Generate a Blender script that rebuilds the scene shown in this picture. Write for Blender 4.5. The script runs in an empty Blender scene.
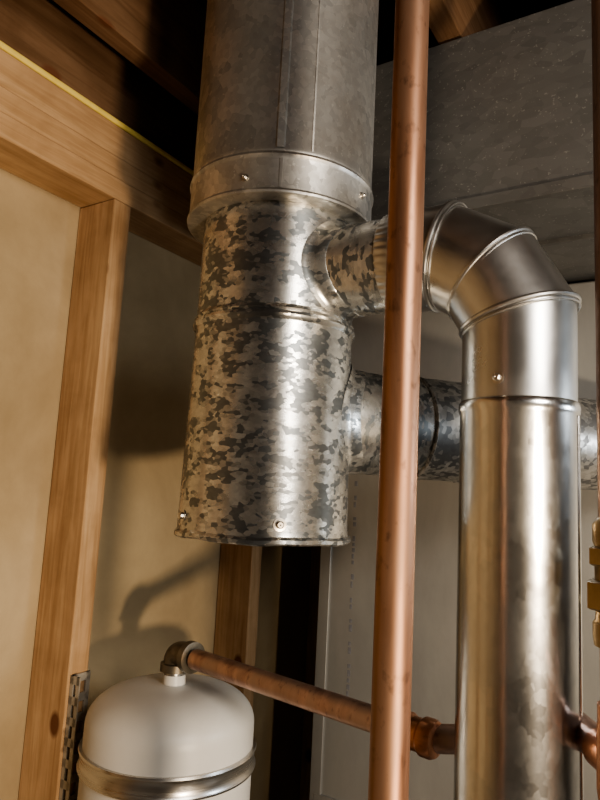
import bpy, bmesh, math, random
from mathutils import Vector, Matrix
H=1.6
random.seed(4)
ANG=math.radians(-32)
cA,sA=math.cos(ANG),math.sin(ANG)
def ms(m,s,z=0): # framing axes -> world
    return Vector((cA*m - sA*s, sA*m + cA*s, H+z))
# ---------------------------------------------------------------- materials
def newmat(name):
    m=bpy.data.materials.new(name); m.use_nodes=True
    nt=m.node_tree; b=nt.nodes['Principled BSDF']
    return m,nt,b
def N(nt,t,**k):
    n=nt.nodes.new(t)
    for a,v in k.items(): setattr(n,a,v)
    return n
def ramp(nt,fac,stops,interp='LINEAR'):
    r=N(nt,'ShaderNodeValToRGB'); r.color_ramp.interpolation=interp
    el=r.color_ramp.elements
    while len(el)<len(stops): el.new(.5)
    for e,(p,c) in zip(el,stops):
        e.position=p; e.color=(c[0],c[1],c[2],1) if len(c)==3 else c
    nt.links.new(fac,r.inputs[0]); return r
def coords(nt,scale,rot=(0,0,0)):
    tc=N(nt,'ShaderNodeTexCoord'); mp=N(nt,'ShaderNodeMapping'); mp.inputs['Scale'].default_value=scale
    mp.inputs['Rotation'].default_value=rot
    nt.links.new(tc.outputs['Object'],mp.inputs[0]); return mp.outputs[0]
def noise(nt,vec,scale,detail=4,dist=0,rough=.55):
    n=N(nt,'ShaderNodeTexNoise'); n.inputs['Scale'].default_value=scale; n.inputs['Detail'].default_value=detail
    n.inputs['Distortion'].default_value=dist; n.inputs['Roughness'].default_value=rough
    nt.links.new(vec,n.inputs['Vector']); return n.outputs['Fac']
def mixc(nt,fac,a,b,mode='MIX'):
    m=N(nt,'ShaderNodeMix',data_type='RGBA',blend_type=mode)
    for sock,val in ((m.inputs[0],fac),(m.inputs[6],a),(m.inputs[7],b)):
        if hasattr(val,'is_output'): nt.links.new(val,sock)
        elif isinstance(val,(int,float)): sock.default_value=val
        else: sock.default_value=(val[0],val[1],val[2],1)
    return m.outputs[2]
def bump(nt,b,h,strength=.2,dist=.002):
    bp=N(nt,'ShaderNodeBump'); bp.inputs['Strength'].default_value=strength; bp.inputs['Distance'].default_value=dist
    nt.links.new(h,bp.inputs['Height']); nt.links.new(bp.outputs[0],b.inputs['Normal'])
def galv(name,light,dark,cell=150,patch=26,lo=.47,hi=.53,stretch=(1,1,1.25),r0=.30,r1=.45,metal=.9,dirt=(.30,.22,.15),dirtamt=.35,wav=.15,mid=None,speck=0,var0=.80):
    m,nt,b=newmat(name); v=coords(nt,stretch,(.25,.2,0))
    vo=N(nt,'ShaderNodeTexVoronoi'); vo.inputs['Scale'].default_value=cell; vo.inputs['Randomness'].default_value=1
    nt.links.new(v,vo.inputs['Vector'])
    f=noise(nt,vo.outputs['Position'],patch,4,.9,.62)
    st=[(lo,dark),(hi,light)]
    if mid: st=[(lo,dark),(lo+.012,mid),((lo+hi)/2+.02,mid),(hi+.03,light)]
    r=ramp(nt,f,st)
    sp=N(nt,'ShaderNodeSeparateColor'); nt.links.new(vo.outputs['Color'],sp.inputs[0])
    var=ramp(nt,sp.outputs[0],[(0,(var0,)*3),(1,(1,1,1))])
    c=mixc(nt,1.0,r.outputs[0],var.outputs[0],'MULTIPLY')
    big=noise(nt,v,7,5,.4)
    dm=ramp(nt,big,[(.42,(0,0,0)),(.72,(dirtamt,)*3)])
    c=mixc(nt,dm.outputs[0],c,dirt)
    if speck:
        sn=noise(nt,coords(nt,(1,1,1)),220,2)
        sr=ramp(nt,sn,[(.66,(0,0,0)),(.70,(speck,)*3)])
        c=mixc(nt,sr.outputs[0],c,(.75,.72,.66))
    nt.links.new(c,b.inputs['Base Color']); b.inputs['Metallic'].default_value=metal
    rr=ramp(nt,f,[(lo,(r1,)*3),(hi,(r0,)*3)])
    nt.links.new(rr.outputs[0],b.inputs['Roughness'])
    w=noise(nt,coords(nt,stretch),16,2)
    bump(nt,b,w,wav,.004)
    return m
def brushed(name,col,rough=.25,metal=1,stretch=(60,60,2),amt=.12,wave=.1):
    m,nt,b=newmat(name); v=coords(nt,stretch)
    f=noise(nt,v,4,5)
    c=ramp(nt,f,[(.3,tuple(x*.78 for x in col)),(.7,col)])
    nt.links.new(c.outputs[0],b.inputs['Base Color']); b.inputs['Metallic'].default_value=metal
    rr=ramp(nt,f,[(.3,(rough,)*3),(.7,(rough+amt,)*3)]); nt.links.new(rr.outputs[0],b.inputs['Roughness'])
    w=noise(nt,coords(nt,(1,1,.5)),14,2); bump(nt,b,w,wave,.004)
    return m
def coppermat(name,c1,c2,c3,rough=.35,metal=.85):
    m,nt,b=newmat(name); v=coords(nt,(1,1,.10))
    f=noise(nt,v,60,6,.4); g=noise(nt,coords(nt,(1,1,.30)),18,6,.8)
    a=ramp(nt,f,[(.32,c1),(.62,c2)])
    k=ramp(nt,g,[(.44,(0,0,0)),(.66,(.9,.9,.9))])
    c=mixc(nt,k.outputs[0],a.outputs[0],c3)
    h=noise(nt,coords(nt,(1,1,.6)),110,4)
    hk=ramp(nt,h,[(.58,(0,0,0)),(.72,(.6,.6,.6))])
    c=mixc(nt,hk.outputs[0],c,tuple(x*.5 for x in c1))
    nt.links.new(c,b.inputs['Base Color']); b.inputs['Metallic'].default_value=metal
    rr=ramp(nt,g,[(.3,(rough,)*3),(.7,(rough+.18,)*3)]); nt.links.new(rr.outputs[0],b.inputs['Roughness'])
    return m
def wood(name,axis,c1,c2,knot=True):
    m,nt,b=newmat(name)
    sc=[1,1,1]; sc[axis]=.06
    v=coords(nt,tuple(sc))
    f=noise(nt,v,110,6,.6); g=noise(nt,v,18,3,1.0)
    a=ramp(nt,g,[(.3,c1),(.7,c2)])
    d=ramp(nt,f,[(.35,(.80,.76,.71)),(.6,(1,1,1))])
    c=mixc(nt,1.0,a.outputs[0],d.outputs[0],'MULTIPLY')
    dn=noise(nt,coords(nt,(1,1,1)),9,5,.3)
    dr=ramp(nt,dn,[(.4,(1,1,1)),(.7,(.74,.70,.66))])
    c=mixc(nt,1.0,c,dr.outputs[0],'MULTIPLY')
    if knot:
        s2=[1,1,1]; s2[axis]=.6
        vo=N(nt,'ShaderNodeTexVoronoi'); vo.inputs['Scale'].default_value=11
        nt.links.new(coords(nt,tuple(s2)),vo.inputs['Vector'])
        kk=ramp(nt,vo.outputs['Distance'],[(.09,(1,1,1)),(.15,(0,0,0))])
        c=mixc(nt,kk.outputs[0],c,(.14,.06,.03))
    nt.links.new(c,b.inputs['Base Color']); b.inputs['Roughness'].default_value=.95
    b.inputs['Specular IOR Level'].default_value=.08
    bump(nt,b,f,.3,.001)
    return m
def matte(name,c1,c2,scale=8,rough=.8,metal=0,bs=.1,stretch=(1,1,1),spec=.5):
    m,nt,b=newmat(name); f=noise(nt,coords(nt,stretch),scale,8,.3,.65)
    a=ramp(nt,f,[(.3,c1),(.7,c2)]); nt.links.new(a.outputs[0],b.inputs['Base Color'])
    b.inputs['Roughness'].default_value=rough; b.inputs['Metallic'].default_value=metal
    b.inputs['Specular IOR Level'].default_value=spec
    bump(nt,b,f,bs,.002); return m

M_main=galv('spangled_galvanized',(.66,.65,.61),(.19,.20,.20),cell=165,patch=37,lo=.458,hi=.495,stretch=(1,1,1.7),dirtamt=.15,r0=.27,r1=.38,mid=(.47,.465,.44))
M_jack=galv('dull_galvanized',(.66,.64,.60),(.38,.37,.35),cell=150,patch=24,lo=.40,hi=.58,stretch=(1,1,.9),dirtamt=.5,r0=.40,r1=.5,dirt=(.36,.30,.23),speck=.4)
M_low=galv('spangled_galvanized_grey',(.62,.60,.56),(.20,.20,.195),cell=165,patch=37,lo=.455,hi=.505,stretch=(1.7,1,1),dirtamt=.2,r0=.35,r1=.5,mid=(.43,.42,.39))
M_duct=galv('shiny_galvanized',(.74,.73,.71),(.62,.62,.61),cell=190,patch=24,lo=.38,hi=.62,stretch=(1,1,.7),dirtamt=.15,r0=.19,r1=.26,wav=.28,metal=1,dirt=(.52,.49,.45),var0=.93,speck=.15)
M_elbow=brushed('elbow_aluminium',(.62,.61,.59),.26,1,(3,3,3),.12,.08)
M_rim=brushed('sheet_edge',(.5,.48,.45),.35)
M_screw=matte('zinc_screw',(.5,.46,.4),(.7,.66,.6),40,.3,1)
M_cop=coppermat('aged_copper',(.20,.10,.06),(.38,.205,.125),(.27,.165,.11),.38,.82)
M_cop3=coppermat('tarnished_copper',(.12,.075,.055),(.20,.125,.09),(.14,.11,.09),.45,.7)
M_cop2=coppermat('dull_copper',(.26,.15,.115),(.46,.29,.22),(.36,.25,.19),.32)
M_copb=coppermat('bright_copper',(.38,.17,.09),(.60,.30,.18),(.36,.17,.10),.26)
M_brass=matte('brass',(.22,.155,.08),(.36,.27,.15),30,.4,1)
M_bronze=matte('dark_bronze',(.10,.085,.06),(.20,.17,.13),30,.45,.8)
WC=((.43,.265,.14),(.57,.385,.22))
M_wz=wood('pine_stud',2,*WC); M_ws=wood('pine_plate',1,*WC)
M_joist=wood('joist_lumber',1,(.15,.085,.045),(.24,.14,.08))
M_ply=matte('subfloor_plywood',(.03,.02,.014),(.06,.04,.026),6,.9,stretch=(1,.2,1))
M_panel=matte('wallboard_tan',(.32,.235,.135),(.47,.36,.215),3.5,.95,0,.35,spec=.1)
M_sheet=galv('trunk_sheet_metal',(.25,.245,.23),(.19,.185,.175),cell=90,patch=8,lo=.35,hi=.65,dirtamt=.35,r0=.42,r1=.5,metal=.75,dirt=(.12,.11,.10),stretch=(.5,.5,1),speck=.22)
M_furn=matte('furnace_grey_metal',(.24,.235,.22),(.35,.34,.315),5,.45,.45,stretch=(1,1,.4))
M_white=matte('tank_white_enamel',(.50,.48,.44),(.60,.575,.53),3,.40,0,.02)
M_steel=brushed('strap_steel',(.6,.58,.55),.24,1,(2,2,60))
M_brk=matte('bracket_zinc',(.34,.31,.26),(.5,.46,.40),30,.5,.5)
M_conc=matte('concrete_floor',(.22,.21,.2),(.34,.33,.31),4,.9)
M_dry=matte('painted_drywall',(.50,.46,.40),(.56,.52,.46),2,.9)
M_block=matte('foundation_dark',(.08,.065,.05),(.13,.11,.085),3,.95)
M_yel=matte('yellow_cable_jacket',(.70,.52,.10),(.85,.66,.20),20,.5)
M_label=matte('heater_enamel',(.45,.45,.44),(.5,.5,.49),3,.4)
M_ink=matte('stamp_ink',(.09,.09,.10),(.16,.16,.17),60,.8)
# ---------------------------------------------------------------- mesh helpers
def finish(me,mats,ang=32):
    bm=bmesh.new(); bm.from_mesh(me)
    bmesh.ops.recalc_face_normals(bm,faces=bm.faces)
    for f in bm.faces: f.smooth=True
    for e in bm.edges:
        if len(e.link_faces)==2 and e.calc_face_angle(0)>math.radians(ang): e.smooth=False
    bm.to_mesh(me); bm.free()
    for m in mats: me.materials.append(m)
def obj_from(name,verts,faces,mat,ang=32):
    me=bpy.data.meshes.new(name); me.from_pydata([tuple(v) for v in verts],[],faces); 
    finish(me,[mat],ang)
    o=bpy.data.objects.new(name,me); bpy.context.collection.objects.link(o); return o
def place(o,p,d=(0,0,1)):
    d=Vector(d).normalized()
    o.matrix_world=Matrix.Translation(Vector(p)) @ d.to_track_quat('Z','Y').to_matrix().to_4x4()
    return o
def lathe(name,prof,mat,seg=128,flute=None,ang=32):
    vs=[];fs=[];n=len(prof)
    for (r,z) in prof:
        for i in range(seg):
            t=2*math.pi*i/seg; rr=r
            if flute and flute[0]<=z<=flute[1]: rr=r+flute[2]*math.sin(flute[3]*t)
            vs.append((rr*math.cos(t),rr*math.sin(t),z))
    for k in range(n-1):
        for i in range(seg):
            j=(i+1)%seg
            fs.append((k*seg+i,k*seg+j,(k+1)*seg+j,(k+1)*seg+i))
    if prof[0][0]>1e-4: fs.append(tuple(range(seg))[::-1])
    if prof[-1][0]>1e-4: fs.append(tuple((n-1)*seg+i for i in range(seg)))
    return obj_from(name,vs,fs,mat,ang)
def boxv(x0,x1,y0,y1,z0,z1):
    vs=[(x,y,z) for x in(x0,x1) for y in(y0,y1) for z in(z0,z1)]
    fs=[(0,1,3,2),(4,6,7,5),(0,4,5,1),(2,3,7,6),(0,2,6,4),(1,5,7,3)]
    return vs,fs
def fbox(name,m0,m1,s0,s1,z0,z1,mat,bev=.002):
    c=((m0+m1)/2,(s0+s1)/2,(z0+z1)/2)
    vs,fs=boxv(m0-c[0],m1-c[0],s0-c[1],s1-c[1],z0-c[2],z1-c[2])
    o=obj_from(name,vs,fs,mat)
    o.location=ms(*c); o.rotation_euler=(0,0,ANG)
    if bev:
        b=o.modifiers.new('bevel','BEVEL'); b.width=bev; b.segments=2
    return o
def sweep(name,pts,r,mat,seg=40,cap=True):
    pts=[Vector(p) for p in pts]; vs=[];fs=[]
    t0=(pts[1]-pts[0]).normalized()
    up=Vector((0,0,1)) if abs(t0.z)<.9 else Vector((1,0,0))
    u=t0.cross(up).normalized()
    for k,p in enumerate(pts):
        a=pts[max(k-1,0)]; b=pts[min(k+1,len(pts)-1)]
        t=(b-a).normalized(); u=(u-t*u.dot(t)).normalized(); w=t.cross(u)
        for i in range(seg):
            th=2*math.pi*i/seg; vs.append(p+r*(math.cos(th)*u+math.sin(th)*w))
    for k in range(len(pts)-1):
        for i in range(seg):
            j=(i+1)%seg; fs.append((k*seg+i,k*seg+j,(k+1)*seg+j,(k+1)*seg+i))
    if cap: fs.append(tuple(range(seg))[::-1]); fs.append(tuple((len(pts)-1)*seg+i for i in range(seg)))
    return obj_from(name,vs,fs,mat)
def ringtube(name,pts,r,mat,seg=10):
    n=len(pts); pts=[Vector(p) for p in pts]; c=sum(pts,Vector())/n; vs=[];fs=[]
    for k,p in enumerate(pts):
        t=(pts[(k+1)%n]-pts[k-1]).normalized(); o=(p-c); o=(o-t*o.dot(t)).normalized(); w=t.cross(o)
        for i in range(seg):
            th=2*math.pi*i/seg; vs.append(p+r*(math.cos(th)*o+math.sin(th)*w))
    for k in range(n):
        for i in range(seg):
            j=(i+1)%seg; q=(k+1)%n; fs.append((k*seg+i,k*seg+j,q*seg+j,q*seg+i))
    return obj_from(name,vs,fs,mat)
def fillet(pts,rad,n=8):
    pts=[Vector(p) for p in pts]; out=[pts[0]]
    for i in range(1,len(pts)-1):
        a=(pts[i-1]-pts[i]).normalized(); b=(pts[i+1]-pts[i]).normalized()
        for k in range(n+1):
            t=k/n; out.append((1-t)**2*(pts[i]+a*rad)+2*t*(1-t)*pts[i]+t*t*(pts[i]+b*rad))
    out.append(pts[-1]); return out
def group(name,parts,loc=None):
    e=bpy.data.objects.new(name,None); bpy.context.collection.objects.link(e)
    bpy.context.view_layer.update()
    e.location=loc if loc is not None else parts[0].matrix_world.translation
    e.empty_display_size=.05
    bpy.context.view_layer.update()
    for p in parts:
        mw=p.matrix_world.copy(); p.parent=e; p.matrix_parent_inverse=e.matrix_world.inverted(); p.matrix_world=mw
    return e
def screw(name,p,d,r=.0042):
    o=lathe(name,[(r*1.7,0),(r*1.7,.0008),(r*1.05,.0010),(r*1.0,.0042),(r*.7,.0052),(r*.25,.0052),(0.00001,.0045)],M_screw,6*4)
    return place(o,p,d)
def seam(name,R,z0,z1,ang,w,t,mat):
    vs=[];fs=[];K=6
    da=w/R
    for z in (z0,z1):
        for k in range(K+1):
            a=ang-da/2+da*k/K
            rr=R+(t if 0<k<K else -.0005)
            vs.append((rr*math.cos(a),rr*math.sin(a),z))
    for k in range(K): fs.append((k,k+1,K+1+k+1,K+1+k))
    return obj_from(name,vs,fs,mat,20)
# ---------------------------------------------------------------- main flue stack
AX=Vector((-.0375,.80,H))
body=lathe('tee_body',[(.00001,-.057),(.1,-.057),(.1055,-.0605),(.1080,-.0585),(.1075,-.0545),(.1042,-.0515),(.1035,-.045),(.1010,.08),(.0990,.183),(.0992,.190),(.1022,.1925),(.1034,.1960),(.1022,.1995),(.1000,.2010),(.1016,.2035),(.1003,.2060),(.0985,.2085),(.0980,.44)],M_main,160)
for v in body.data.vertices:      # slightly uneven hand-fitted cap edge
    rr=math.hypot(v.co.x,v.co.y); a=math.atan2(v.co.y,v.co.x)
    if v.co.z<-.050 and rr>.102:
        k=.0010*math.sin(5*a+.6)+.0004*math.sin(13*a)
        v.co.z+=k*.9; f=1+(k*.8)/rr; v.co.x*=f; v.co.y*=f
body.location=AX
JZ=-.018
jacket=lathe('outer_jacket',[(.0985,.3480+JZ),(.1175,.3475+JZ),(.1200,.3485+JZ),(.1206,.3510+JZ),(.1193,.3530+JZ),(.1182,.3545+JZ),(.1180,.390+JZ),(.1187,.3925+JZ),(.1202,.3950+JZ),(.1190,.3975+JZ),(.1182,.3990+JZ),(.1185,.4020+JZ),(.1170,.4060+JZ),(.1170,.60),(.1176,.93)],M_jack,160)
jacket.location=AX
def angcam(p,off): return -math.pi/2+off
parts=[body,jacket]
sm=seam('jacket_lap_seam',.1172,.403+JZ,.93,angcam(AX,.0),.012,.0022,M_jack); sm.location=AX; parts.append(sm)
sm=seam('jacket_lap_edge',.1172,.403+JZ,.93,angcam(AX,.32),.003,.0010,M_jack); sm.location=AX; parts.append(sm)
sm=seam('collar_lap_edge',.1180,.355+JZ,.390+JZ,angcam(AX,.02),.005,.0012,M_jack); sm.location=AX; parts.append(sm)
def cylscrew(name,axis,R,ang,z,r=.0042):
    d=Vector((math.cos(ang),math.sin(ang),0)); return screw(name,Vector((axis.x,axis.y,H+z))+d*R,d,r)
parts+= [cylscrew('screw_1',AX,.104,angcam(AX,.22),-.038,.0042),cylscrew('screw_2',AX,.1035,angcam(AX,-1.05),-.036,.004),
 cylscrew('screw_3',AX,.118,angcam(AX,-.33),.349,.0026),cylscrew('screw_4',AX,.118,angcam(AX,1.0),.358,.0026)]
def saddle(name,ax,R,d,r,z,mat,seg=96):
    d=Vector(d).normalized(); e=Vector((-d.y,d.x,0)); vs=[];fs=[]
    prof=[(r+.009,.0003),(r+.0065,.0018),(r+.003,.0035),(r+.0012,.008),(r+.0006,.020),(r-.002,.0205)]
    for rr,off in prof:
        for i in range(seg):
            t=2*math.pi*i/seg; h=rr*math.cos(t)
            al=math.sqrt(max(R*R-h*h,0))+off
            vs.append(Vector((ax.x,ax.y,H+z))+d*al+e*h+Vector((0,0,rr*math.sin(t))))
    for k in range(len(prof)-1):
        for i in range(seg):
            j=(i+1)%seg; fs.append((k*seg+i,k*seg+j,(k+1)*seg+j,(k+1)*seg+i))
    return obj_from(name,vs,fs,mat,60)
DA=Vector((.2205,.64,H))           # axis of the right-hand duct
DU=Vector((DA.x-AX.x,DA.y-AX.y,0)); LU=DU.length; DU.normalize()
RB=.0558; ZB=.264; RBEND=.106; INL=.022
DL=Vector((.940,.342,0)).normalized(); RL=.069; ZL=.092
def cylobj(name,p0,d,prof,mat,flute=None,seg=96):
    return place(lathe(name,prof,mat,seg,flute),p0,d)
parts.append(saddle('upper_tee_saddle',AX,.0985,DU,RB-.001,ZB,M_main))
parts.append(saddle('lower_tee_saddle',AX,.1008,DL,RL-.001,ZL,M_main))
endU=LU-RBEND-INL
parts.append(cylobj('upper_tee_branch',Vector((AX.x,AX.y,H+ZB))+DU*.06,DU,[(RB-.0015,0),(RB-.0015,endU-.06)],M_main))
parts.append(cylobj('lower_tee_branch',Vector((AX.x,AX.y,H+ZL))+DL*.06,DL,[(RL-.0015,0),(RL-.0015,.155)],M_main))
group('flue_stack',parts,AX+Vector((0,0,.1)))
lowp=cylobj('pipe_wall',Vector((AX.x,AX.y,H+ZL))+DL*.20,DL,[(RL-.003,0),(RL+.0005,.0),(RL+.002,.002),(RL+.0005,.004),(RL+.0005,.075),(RL+.002,.078),(RL+.0005,.081),(RL,.083),(RL,.43)],M_low)
lowc=cylobj('wall_collar',Vector((AX.x,AX.y,H+ZL))+DL*.62,DL,[(RL,0),(RL+.012,.0),(RL+.012,.003),(RL,.015)],M_rim)
group('horizontal_vent_pipe',[lowp,lowc])
def elbow():
    out=[]
    z0=H+ZB-RBEND
    C=Vector((DA.x,DA.y,z0))-DU*RBEND
    down=Vector((0,0,-1))
    side=DU.cross(Vector((0,0,1)))
    k=RBEND/math.cos(math.radians(15))
    def cpt(a): return C+k*(math.sin(math.radians(a))*DU+math.cos(math.radians(a))*Vector((0,0,1)))
    P=[C+RBEND*Vector((0,0,1))-DU*INL, cpt(15),cpt(45),cpt(75), Vector((DA.x,DA.y,z0-.062))]
    seg=96
    normals=[DU]+[ (math.cos(math.radians(a))*DU+math.sin(math.radians(a))*down) for a in (15,45,75)]+[down]
    for g in range(4):
        d=(P[g+1]-P[g]).normalized(); inn=side.cross(d)
        rr=RB+(.0012 if g%2==0 else .0)
        R0=[];R1=[]
        for i in range(seg):
            t=2*math.pi*i/seg; o=rr*(math.cos(t)*inn+math.sin(t)*side)
            def hit(Pk,nk):
                q=P[g]+o; return q+d*((Pk-q).dot(nk)/d.dot(nk))
            R0.append(hit(P[g],normals[g])); R1.append(hit(P[g+1],normals[g+1]))
        vs=R0+R1; fs=[(i,(i+1)%seg,seg+(i+1)%seg,seg+i) for i in range(seg)]
        out.append(obj_from('gore_%d'%(g+1),vs,fs,M_elbow))
        if g<3:
            out.append(ringtube('bead_%d'%(g+1),R1,.0028,M_elbow))
            R2=[p+normals[g+1]*.0055 for p in R1]
            out.append(ringtube('bead_lip_%d'%(g+1),R2,.0012,M_elbow))
    cr=lathe('crimped_end',[(RB-.0005,-.014),(RB+.0006,-.012),(RB+.0012,0),(RB+.0012,.004)],M_elbow,240,(-.013,-.001,.0012,40),60)
    place(cr,P[0],DU); out.append(cr)
    return out,P
ep,EP=elbow()
ep.append(cylscrew('screw',DA,RB+.0012,-math.pi/2-.66,.115,.0036))
group('vent_elbow',ep,EP[2])
ztop=EP[4].z-H
dz0=-.56; RD=.0568
vd=lathe('duct_wall',[(RD,dz0),(RD,dz0+.03),(RD,ztop-.012),(RD+.0012,ztop-.010),(RD+.0019,ztop-.005),(RD+.0012,ztop),(RD,ztop+.0015),(RD-.0010,ztop+.002)],M_duct,128)
vd.location=Vector((DA.x,DA.y,H))
p2=[vd]
sm=seam('duct_lap_seam',RD,dz0+.03,ztop-.012,-math.pi/2+.98,.007,.0012,M_duct); sm.location=vd.location; p2.append(sm)
group('vent_duct',p2,vd.location)
# water heater under the vent
wz=-.64
wh=lathe('heater_shell',[(.00001,-1.58),(.24,-1.58),(.25,-1.56),(.25,wz-.03),(.243,wz-.006),(.225,wz),(.00001,wz)],M_label,96); wh.location=Vector((DA.x,DA.y,H))
hood=lathe('draft_hood',[(.0595,-.561),(.0595,-.575),(.085,-.60),(.12,-.615),(.12,-.622),(.05,-.622)],M_rim,64); hood.location=wh.location
legs=[]
for k in range(4):
    a=k*math.pi/2+.6
    l=lathe('hood_leg_%d'%k,[(.005,wz),(.005,-.615)],M_rim,12); l.location=wh.location+Vector((.105*math.cos(a),.105*math.sin(a),0)); legs.append(l)
ft=[]
for k in range(3):
    a=k*2*math.pi/3
    l=lathe('foot_%d'%k,[(.02,-1.6),(.02,-1.575)],M_rim,16); l.location=wh.location+Vector((.19*math.cos(a),.19*math.sin(a),0)); ft.append(l)
group('water_heater',[wh,hood]+legs+ft,wh.location-Vector((0,0,1)))
# ---------------------------------------------------------------- copper
CR=.0143
def vpipe(name,x,y,z0,z1,mat,r=CR):
    o=lathe(name,[(r,z0),(r,z1)],mat,64); o.location=Vector((x,y,H)); return o
def copfit(name,x,y,zc,prof,mat):
    o=lathe(name,prof,mat,48); o.location=Vector((x,y,H+zc)); return o
c1=vpipe('riser',.0775,.49,wz+.001,.93,M_cop)
nip=copfit('dielectric_nipple',.0775,.49,wz+.001,[(.016,0),(.022,.002),(.022,.03),(.017,.035),(.017,.05)],M_brass)
group('copper_pipe',[c1,nip],Vector((.0775,.49,H)))
x2,y2=.2735,.55
r2=[vpipe('riser_upper',x2,y2,-.06,.93,M_cop3),vpipe('riser_lower',x2,y2,wz+.001,-.06,M_cop)]
def hexnut(name,zc,r,h,seg=6):
    o=lathe(name,[(r*.88,-h/2),(r,-h/2+.0015),(r,h/2-.0015),(r*.88,h/2)],M_brass,seg); o.location=Vector((x2,y2,H+zc)); return o
r2+=[copfit('union_body',x2,y2,-.062,[(.0145,-.055),(.0185,-.053),(.0195,-.045),(.0195,-.035),(.0175,-.032),(.0165,-.02),(.0175,.0),(.0175,.028),(.019,.032),(.019,.046),(.0165,.050),(.0145,.052)],M_brass),
 hexnut('union_nut',-.062-.012,.0255,.024),hexnut('union_hex',-.062+.020,.0235,.016),
 copfit('tee_fitting',x2,y2,-.205,[(.0145,-.045),(.0168,-.044),(.0168,-.03),(.0178,-.022),(.0178,.022),(.0168,.03),(.0168,.044),(.0145,.045)],M_copb)]
r2.append(place(lathe('tee_outlet',[(.017,0),(.017,.032),(.0145,.033)],M_copb,40),(x2,y2,H-.205),(0,1,0)))
group('copper_pipe',r2,Vector((x2,y2,H)))
TZ=-.254
A=Vector((-.165,1.015,H+TZ)); B=Vector((.158,.722,H+TZ)); 
Cc=Vector((.250,.732,H+TZ)); Dd=Vector((x2,.715,H-.205)); E=Vector((x2,y2+.034,H-.205))
dAB=(B-A).normalized()
hr=[sweep('pipe_run',fillet([A+dAB*.042,B,Cc,Dd,E],.018),.0145,M_cop2)]
hr.append(place(lathe('ribbed_coupling',[(.0145,-.036),(.0185,-.035),(.0192,-.028),(.0170,-.024),(.0200,-.020),(.0200,-.010),(.0172,-.006),(.0172,.004),(.0200,.008),(.0200,.018),(.018,.022),(.0145,.023)],M_copb,48),B-dAB*.016,dAB))
group('copper_pipe',hr,A)
# ---------------------------------------------------------------- expansion tank
T=Vector((-.168,1.02,H)); TR=.1245
prof=[(.00001,-.70),(.05,-.697),(.09,-.685),(.115,-.66),(TR,-.625),(TR,-.352)]
for k in range(1,17):
    a=k/16*math.pi/2; prof.append((max(.022,.020+(TR-.020)*math.cos(a)**.72),-.352+.052*math.sin(a)**.95))
prof+=[(.017,-.299),(.0165,-.285),(.00001,-.285)]
tk=lathe('tank_shell',prof,M_white,128); tk.location=T
nk=lathe('threaded_neck',[(.0145,-.302),(.0145,-.270)],M_steel,32); nk.location=T
el=sweep('bronze_elbow',fillet([T+Vector((0,0,-.274)),Vector((T.x,T.y,H+TZ)),Vector((T.x,T.y,H+TZ))+dAB*.040],.016),.0185,M_bronze)
cl=place(lathe('elbow_collar_side',[(.0185,0),(.0225,.001),(.0225,.012),(.0185,.013)],M_bronze,40),Vector((T.x,T.y,H+TZ))+dAB*.029,dAB)
cl2=lathe('elbow_collar_base',[(.0185,0),(.0225,.001),(.0225,.012),(.0185,.013)],M_bronze,40); cl2.location=T+Vector((0,0,-.281))
bz=.014
band=lathe('strap_band',[(TR-.001,-.424+bz),(TR+.0045,-.424+bz),(TR+.0055,-.421+bz),(TR+.003,-.417+bz),(TR+.003,-.401+bz),(TR+.0055,-.397+bz),(TR+.0045,-.394+bz),(TR-.001,-.394+bz)],M_steel,128); band.location=T
tp=[tk,nk,el,cl,cl2,band]
me=bpy.data.meshes.new('mounting_bracket'); bm=bmesh.new()
def addbox(bm,x0,x1,y0,y1,z0,z1):
    vs,fs=boxv(x0,x1,y0,y1,z0,z1); bv=[bm.verts.new(v) for v in vs]
    for f in fs: bm.faces.new([bv[i] for i in f])
w=.036; L=.28; nh=9
for side in(-w/2,w/2-.008): addbox(bm,0,.003,side,side+.008,0,L)
for k in range(nh+1):
    z=k*(L-.012)/nh; addbox(bm,0,.003,-w/2,w/2,z,z+.012)
for k in range(nh+1):
    z=k*(L-.012)/nh; addbox(bm,.003,.020,-w/2,-w/2+.002,z,z+.012)
addbox(bm,.014,.021,-w/2,-w/2+.002,0,L); addbox(bm,.003,.007,-w/2,-w/2+.002,0,L)
bm.to_mesh(me); bm.free(); finish(me,[M_brk])
br=bpy.data.objects.new('mounting_bracket',me); bpy.context.collection.objects.link(br)
br.location=ms(-.829,.722,-.58); br.rotation_euler=(0,0,ANG); tp.append(br)
arm=fbox('bracket_arm',-.828,-.795,.735,.755,-.43+bz,-.388+bz,M_steel,.001); tp.append(arm)
group('expansion_tank',tp,T+Vector((0,0,-.5)))
# ---------------------------------------------------------------- framing
S0,S1=-1.5,2.4
for k,s in enumerate((-.98,-.56,-.14,.28,.70,1.165,1.57,1.98)):
    fbox('wall_stud',-.919,-.83,s,s+.038,-1.56,.475,M_wz)
fbox('bottom_plate',-.919,-.83,S0+.01,S1-.01,-1.6,-1.561,M_ws)
fbox('top_plate',-.919,-.83,S0+.01,S1-.01,.476,.513,M_ws)
fbox('top_plate',-.919,-.832,S0+.01,S1-.01,.514,.551,M_ws)
fbox('ledger_board',-.919,-.834,S0+.01,S1-.01,.552,.606,M_ws)
cb=fbox('yellow_cable',-.846,-.832,S0+.01,S1-.01,.607,.617,M_yel,.003)
for m0 in (-.795,-.325,.10,.52,.94):
    fbox('ceiling_joist',m0,m0+.038,S0+.01,S1-.01,.70,.93,M_joist)
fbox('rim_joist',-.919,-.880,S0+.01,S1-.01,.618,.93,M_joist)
def wall(name,*a): return fbox(name,*a,0)
wall('wall_left',-.96,-.92,S0,S1,-1.6,.93,M_panel)
wall('wall_back',-.96,1.9,S1,S1+.04,-1.6,.93,M_block)
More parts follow.
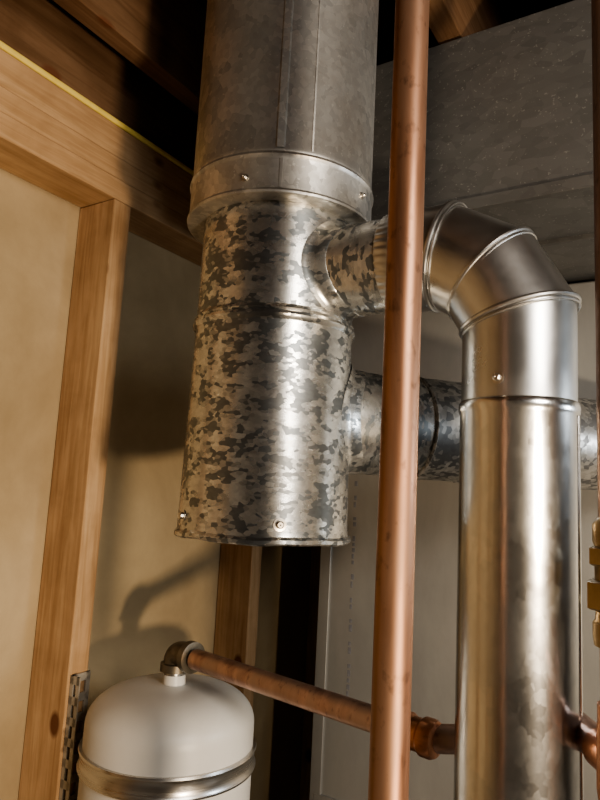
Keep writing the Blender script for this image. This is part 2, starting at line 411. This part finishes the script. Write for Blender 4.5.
wall('wall_right',1.86,1.9,S0,S1,-1.6,.93,M_dry)
wall('wall_front',-.96,1.9,S0-.04,S0,-1.6,.93,M_dry)
wall('floor',-.96,1.9,S0-.04,S1+.04,-1.65,-1.6,M_conc)
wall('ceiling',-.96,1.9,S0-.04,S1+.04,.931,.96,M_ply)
# ---------------------------------------------------------------- trunk duct & furnace
tr=[fbox('duct_box',-.58,1.84,.86,1.42,.412,.69,M_sheet),
    fbox('lower_flange',-.582,1.84,.852,.862,.408,.426,M_sheet,.001),
    fbox('slip_joint',.22,.245,.853,.862,.412,.69,M_sheet,.001),
    fbox('underside_seam',-.58,1.84,1.02,1.03,.406,.413,M_sheet,.001)]
group('trunk_duct',tr)
fu=[fbox('cabinet',-.685,.75,1.225,1.9,-1.6,.405,M_furn,.004),
    fbox('corner_flange',-.690,-.665,1.219,1.226,-1.6,.405,M_furn,.001),
    fbox('panel_seam',-.30,-.288,1.220,1.226,-1.6,.405,M_furn,.001),
    fbox('door_lip',-.68,.74,1.218,1.226,-.62,-.605,M_furn,.001)]
zz=-.42
while zz<.02:
    h=random.uniform(.006,.014)
    fu.append(fbox('printed_mark',-.618,-.618+random.uniform(.004,.007),1.2243,1.2252,zz,zz+h,M_ink,0)); zz+=h+random.choice((.004,.004,.02))
group('furnace',fu)
# ---------------------------------------------------------------- lights
def area(name,loc,target,size,energy,col):
    l=bpy.data.lights.new(name,'AREA'); l.shape='DISK'; l.size=size; l.energy=energy; l.color=col
    o=bpy.data.objects.new(name,l); bpy.context.collection.objects.link(o); o.location=loc
    o.rotation_euler=(Vector(target)-Vector(loc)).to_track_quat('-Z','Y').to_euler(); return o
area('work_light',(.54,-.30,H-.40),(-.1,1.0,H+.1),.09,18,(1,.81,.59))
area('room_fill',(.70,-.50,H+.50),(.1,.8,H),.45,17,(1,.93,.84))  # added soft fill, unseen; lifts the room and the duct highlights
area('side_fill',(1.25,.45,H+.05),(.2,.7,H-.1),.22,4.5,(.82,.91,1))  # added cool fill for the bluish reflection on the duct's right side
w=bpy.data.worlds.new('world'); bpy.context.scene.world=w; w.use_nodes=True
w.node_tree.nodes['Background'].inputs[0].default_value=(.5,.45,.4,1); w.node_tree.nodes['Background'].inputs[1].default_value=.1
try:
    bpy.context.scene.view_settings.look='AgX - Medium High Contrast'
except Exception: pass
# ---------------------------------------------------------------- camera
p=math.radians(8); r=math.radians(3)
F=Vector((0,math.cos(p),math.sin(p))); U0=Vector((0,-math.sin(p),math.cos(p))); X=Vector((1,0,0))
Rv=X*math.cos(r)+U0*math.sin(r); Uv=-X*math.sin(r)+U0*math.cos(r)
cd=bpy.data.cameras.new('camera'); cam=bpy.data.objects.new('camera',cd); bpy.context.collection.objects.link(cam)
mt=Matrix(((Rv.x,Uv.x,-F.x),(Rv.y,Uv.y,-F.y),(Rv.z,Uv.z,-F.z))).to_4x4(); mt.translation=Vector((0,0,H))
cam.matrix_world=mt
cd.sensor_fit='HORIZONTAL'; cd.sensor_width=36; cd.lens=38.4; cd.clip_start=.01
bpy.context.scene.camera=cam
